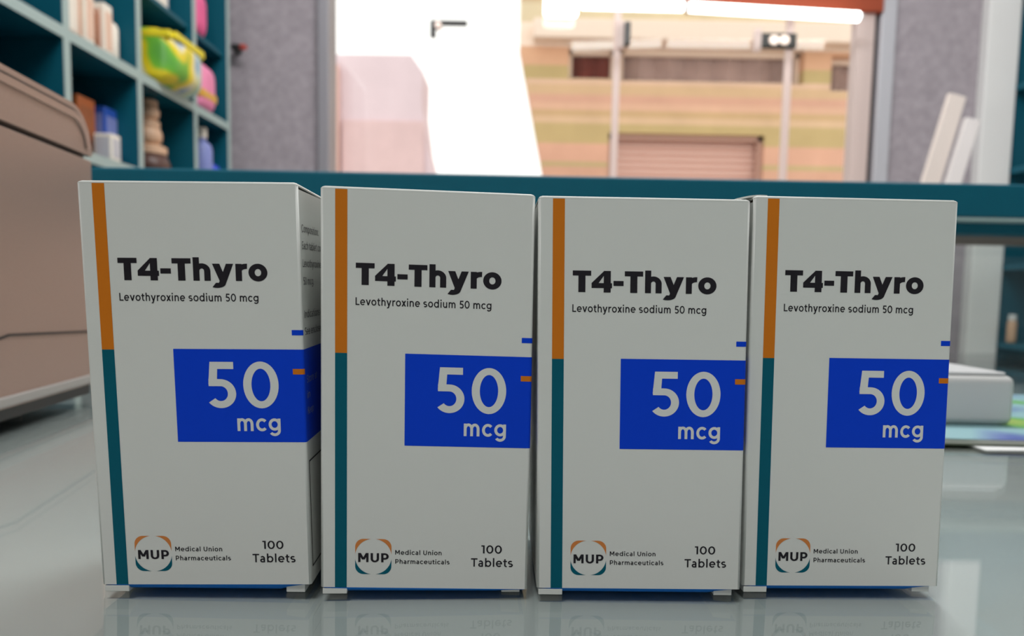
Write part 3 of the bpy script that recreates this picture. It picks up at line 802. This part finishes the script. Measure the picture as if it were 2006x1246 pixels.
def carton_body(parent):
    # folded sleeve: rounded vertical edges, open at the top under the lid
    n = 6; pts = []
    for cx_, cy_, a0 in ((W - RAD, RAD, -90), (W - RAD, D - RAD, 0), (RAD, D - RAD, 90), (RAD, RAD, 180)):
        for i in range(n + 1):
            a = R(a0 + 90 * i / n); pts.append((cx_ + RAD * math.cos(a), cy_ + RAD * math.sin(a)))
    ins = [(min(max(x, .45), W - .45), min(max(y, .45), D - .45)) for x, y in pts]
    bm = bmesh.new()
    def ring(ps, v):
        o_ = []
        for x, y in ps:
            vv = (VT if y < .5 else VT - .8) if v == 'top' else v
            o_.append(bm.verts.new(((x + shx(vv)) * mm, y * mm, vv * mm)))
        return o_
    rs = [ring(pts, VB), ring(pts, VB + 28), ring(pts, VB + 56), ring(pts, 'top'), ring(ins, 'top'), ring(ins, VT - 5)]
    N = len(pts)
    for A_, B_ in zip(rs[:-1], rs[1:]):
        for i in range(N):
            j = (i + 1) % N; bm.faces.new((A_[i], A_[j], B_[j], B_[i]))
    bm.faces.new(rs[0][::-1]); bm.faces.new(rs[-1])
    bmesh.ops.remove_doubles(bm, verts=bm.verts, dist=1e-7)
    o = obj('sleeve', bm, M['card'], parent)
    for p in o.data.polygons: p.use_smooth = len(p.vertices) == 4 and p.area < 4e-5
    return o
def lid(parent, sag, lift):
    """top flap: rolls over the front edge and runs to the back, sagging a little"""
    r_ = .55; th = .4; prof = []
    for i in range(9):
        a = R(180 - 90 * i / 8); prof.append((r_ + r_ * math.cos(a), VT + r_ * math.sin(a)))
    for i in range(1, 9):
        f = i / 8; prof.append((r_ + (D - r_ - .5) * f, VT + r_ + lift * math.sin(f * math.pi) - sag * f))
    inn = []
    for i, (y, v) in enumerate(prof):
        if i < 9:
            a = R(180 - 90 * i / 8); inn.append((r_ + (r_ - th) * math.cos(a), VT + (r_ - th) * math.sin(a)))
        else: inn.append((y, v - th))
    bm = bmesh.new()
    us = [.05, .35, .9, W / 2, W - .9, W - .35, W - .05]
    dr = [.5, .16, 0, 0, 0, .16, .5]
    A_, B_ = [], []
    for u, d in zip(us, dr):
        A_.append([bm.verts.new(((u + shx(v)) * mm, (y + (d * .3 if i < 9 else 0)) * mm, (v - d * min(1, i / 6)) * mm)) for i, (y, v) in enumerate(prof)])
        B_.append([bm.verts.new(((u + shx(v)) * mm, (y + (d * .3 if i < 9 else 0)) * mm, (v - d * min(1, i / 6)) * mm)) for i, (y, v) in enumerate(inn)])
    n = len(prof)
    for k in range(len(us) - 1):
        for i in range(n - 1):
            bm.faces.new((A_[k][i], A_[k + 1][i], A_[k + 1][i + 1], A_[k][i + 1])); bm.faces.new((B_[k][i], B_[k][i + 1], B_[k + 1][i + 1], B_[k + 1][i]))
        bm.faces.new((A_[k][0], B_[k][0], B_[k + 1][0], A_[k + 1][0])); bm.faces.new((A_[k][-1], A_[k + 1][-1], B_[k + 1][-1], B_[k][-1]))
    for k in (0, len(us) - 1):
        for i in range(n - 1): bm.faces.new((A_[k][i], A_[k][i + 1], B_[k][i + 1], B_[k][i]))
    return obj('top_flap', bm, M['card'], parent, smooth=True)
def slab(name, u0, u1, y0, y1, v0, v1, m, parent, bev=0):
    bm = bmesh.new(); vs_ = add_box(bm, u0 * mm, u1 * mm, y0 * mm, y1 * mm, v0 * mm, v1 * mm)
    for v in vs_: v.co.x += shx(v.co.z / mm) * mm
    return obj(name, bm, m, parent, bevel=bev)

GROUP = 'white medicine cartons standing in a row on the counter'
def build_prints(t):
    decal(rect(3.03, 5.53, 51.93, VT - .02), .04, 'orange_stripe', M['orange'], t)
    decal(rect(3.03, 5.53, VB + .02, 51.93), .04, 'teal_stripe', M['teal_ink'], t)
    decal(text_polys('T4-Thyro', 7.28, 37.64, 66.2, 4.55, .325, .235, -.02), .04, 'title_lettering', M['black'], t)
    decal(text_polys('Levothyroxine sodium 50 mcg', 7.25, 35.6, 62.0, 1.6, .165, .15, .03), .04, 'subtitle_lettering', M['black'], t)
    pn = decal(rect(17.62, W + RAD + 42, 32.6, 52.15), .035, 'strength_panel', M['blue'], t)
    decal(text_polys('50', 23.72, 39.05, 39.9, 9.6, .18, .155, .05), .07, 'numeral', M['white_ink'], pn)
    decal(text_polys('mcg', 30.15, 39.15, 34.95, 3.6, .185, .165, .02), .07, 'unit_lettering', M['white_ink'], pn)
    decal(rect(42.15, W + .2, 55.1, 56.2), .04, 'edge_mark', M['blue'], t)
    decal(rect(42.1, W + .2, 46.95, 48.1), .07, 'edge_mark', M['orange'], pn)
    lg = decal(corner_pieces(True), .04, 'emblem', M['logo_orange'], t)
    decal(corner_pieces(False), .04, 'emblem_lower_corners', M['teal_ink'], lg)
    decal(text_polys('MUP', 7.95, 14.45, 7.2, 1.98, .22, .19, 0), .05, 'emblem_lettering', M['black'], lg)
    decal(text_polys('Medical Union', 15.82, 25.75, 8.92, 1.0, .175, .155, .04) + text_polys('Pharmaceuticals', 15.85, 27.5, 6.93, 1.0, .175, .155, .04), .04, 'maker_lettering', M['black'], t)
    decal(text_polys('100', 34.3, 38.75, 9.45, 1.78, .175, .155, .03) + text_polys('Tablets', 32.1, 41.2, 6.5, 1.85, .175, .155, .03), .04, 'count_lettering', M['black'], t)
    s0 = W + 1.6; side = []
    for txt, v, ln in (('Composition:', 76.4, 15), ('Each tablet contains:', 72.9, 24), ('Levothyroxine sodium', 69.2, 26), ('50 mcg.', 65.5, 9), ('Indications &', 58.6, 16), ('See enclosed leaflet', 55.0, 24)):
        side += text_polys(txt, s0, s0 + ln, v, 1.6, .13, .12, .02)
    decal(side, .05, 'side_lettering', M['grey_ink'], t)
    side = []
    for txt, v, ln in (('Store at', 44.9, 9), ('30 C', 41.6, 6) if False else ('in', 41.6, 2.4), ('Keep', 38.2, 5)):
        side += text_polys(txt, s0, s0 + ln, v, 1.6, .13, .12, .02)
    decal(side, .07, 'side_panel_lettering', M['logo_side'], pn)
    x0 = W + 1.2; fr = rect(x0, x0 + 34, 28.0, 28.35) + rect(x0, x0 + 34, 5.0, 5.35) + rect(x0, x0 + .4, 5, 28.35) + rect(x0 + 33.6, x0 + 34, 5, 28.35)
    decal(fr, .05, 'side_frame', M['black'], t)
M['logo_side'] = mat('pale_blue_print', (120, 130, 170), .5)
M['blue_base'] = mat('blue_printed_base', (0, 104, 190), .5, spec=.2)

boxes = [
    (-0.0864436, 0.1590986, 0.02068, -0.01608, 0.01139, 0.0002),
    (-0.0401139, 0.1598897, 0.05787, 0.00833, -0.01484, 0.0028),
    (0.0062885, 0.161800, 0.021, 0.0054, 0.00272, -0.0089),
    (0.0519110, 0.1654261, 0.03793, 0.00262, 0.00086, 0.0057)]
labels = ['leftmost white medicine carton, next to the printer, its printed right side showing',
          'second white medicine carton from the printer, a narrow gap opening on its right',
          'third white medicine carton from the printer, a raised flap over its top right corner',
          'rightmost white medicine carton, farthest from the printer, nearest the magazine']
opts = [dict(sag=.9, lift=.0), dict(sag=.2, lift=.1), dict(sag=.3, lift=.1), dict(sag=.2, lift=.5)]
proto = None
for (x, y, yaw, lean, tilt, sv), lab, op in zip(boxes, labels, opts):
    t = thing('medicine_carton', lab, 'medicine box', (x, y, 0), 0, GROUP)
    t.rotation_mode = 'QUATERNION'
    Rm = Matrix.Rotation(yaw, 4, 'Z') @ Matrix.Rotation(-lean, 4, 'X') @ Matrix.Rotation(-tilt, 4, 'Y')
    t.rotation_quaternion = Rm.to_quaternion(); t.scale = (1, 1, 1 + sv)
    if proto is None:
        proto = t
        carton_body(t); build_prints(t)
    else:
        for ch in [c for c in proto.children if c.name.split('.')[0] not in ('top_flap', 'dust_flap', 'bottom_tab', 'base_flap')]:
            c = ch.copy(); C.objects.link(c); c.parent = t
            for g in ch.children:
                d = g.copy(); C.objects.link(d); d.parent = c
    lid(t, **op)
    slab('dust_flap', .5, 15, 1, 43.5, VT - 1.55, VT - 1.2, M['kraft'], t)
    slab('dust_flap', W - 15, W - .5, 1, 43.5, VT - 1.55, VT - 1.2, M['kraft'], t)
    # blue base flap, bowed down a little behind the front fold
    bm = bmesh.new(); rows_ = []
    prof_ = [(.05, 0), (.25, .25), (.6, .5), (1.1, .72), (2.0, .86), (4, .92), (40, .92), (D - .6, .3)]
    for u in (.7, 5.7, W / 2, W - 6.9, W - .7):
        k_ = .12 if u < 1 or u > W - 1 else 1
        row = []
        for y_, f_ in prof_:
            lowv = (.00012 - (Rm @ Vector((u * mm, y_ * mm, 0))).z) / Rm[2][2] / mm
            row.append(bm.verts.new(((u + shx(VB)) * mm, y_ * mm, ((VB - .01) * (1 - f_ * k_) + lowv * f_ * k_) * mm)))
        rows_.append(row)
    for a_, b_ in zip(rows_[:-1], rows_[1:]):
        for q_ in range(len(prof_) - 1): bm.faces.new((a_[q_], a_[q_ + 1], b_[q_ + 1], b_[q_]))
    bf = obj('base_flap', bm, M['blue_base'], t, smooth=True)
    sd = bf.modifiers.new('solid', 'SOLIDIFY'); sd.thickness = .0001; sd.offset = -1
    # folded tabs under the front corners carry the carton: cut to reach the counter
    for u0, u1, ya in ((.4, 5.6, .05), (W - 5.6, W - 1.6, .7)):
        zt = VB - .26
        zb = max(0.02, -(u0 if tilt < 0 else 0) * 0)
        bm = bmesh.new(); vs_ = add_box(bm, u0 * mm, u1 * mm, ya * mm, 12 * mm, 0, zt * mm)
        for v in vs_:
            if v.co.z < 1e-6:
                # drop the foot to just above the counter, whatever the carton's tilt
                p = Rm @ v.co; v.co.z -= (p.z - .00006) / Rm[2][2]
                if v.co.z > (zt - .25) * mm: v.co.z = (zt - .25) * mm
        obj('bottom_tab', bm, M['card'], t, bevel=.00012, seg=2)
    for u0, u1 in ((.8, 10), (W - 10, W - .8)):
        bm = bmesh.new(); vs_ = add_box(bm, u0 * mm, u1 * mm, (D - 8) * mm, (D - 1) * mm, 0, (VB - .26) * mm)
        for v in vs_:
            if v.co.z < 1e-6:
                p = Rm @ v.co; v.co.z -= (p.z - .00006) / Rm[2][2]
                if v.co.z > (VB - .4) * mm: v.co.z = (VB - .4) * mm
        obj('bottom_tab', bm, M['card'], t)
last = t
# the raised flap corner of the rightmost carton, standing over its neighbour
bm = bmesh.new(); g = []
for i in range(9):
    f = i / 8; u = -4.2 + 6.2 * f; v = 85.72 + .5 * math.sin(f * math.pi * .75) - .3 * (1 - f)
    y0_ = .9 + 1.2 * (1 - f) ** 2
    g.append([bm.verts.new((a * mm, b * mm, c * mm)) for a, b, c in ((u, y0_, v), (u, 26 - 8 * (1 - f) ** 2, v), (u, 26 - 8 * (1 - f) ** 2, v + .4), (u, y0_, v + .4))])
for A_, B_ in zip(g[:-1], g[1:]):
    for i in range(4):
        j = (i + 1) % 4; bm.faces.new((A_[i], B_[i], B_[j], A_[j]))
bm.faces.new(g[0]); bm.faces.new(g[-1][::-1])
obj('raised_flap', bm, M['card'], last, smooth=False)
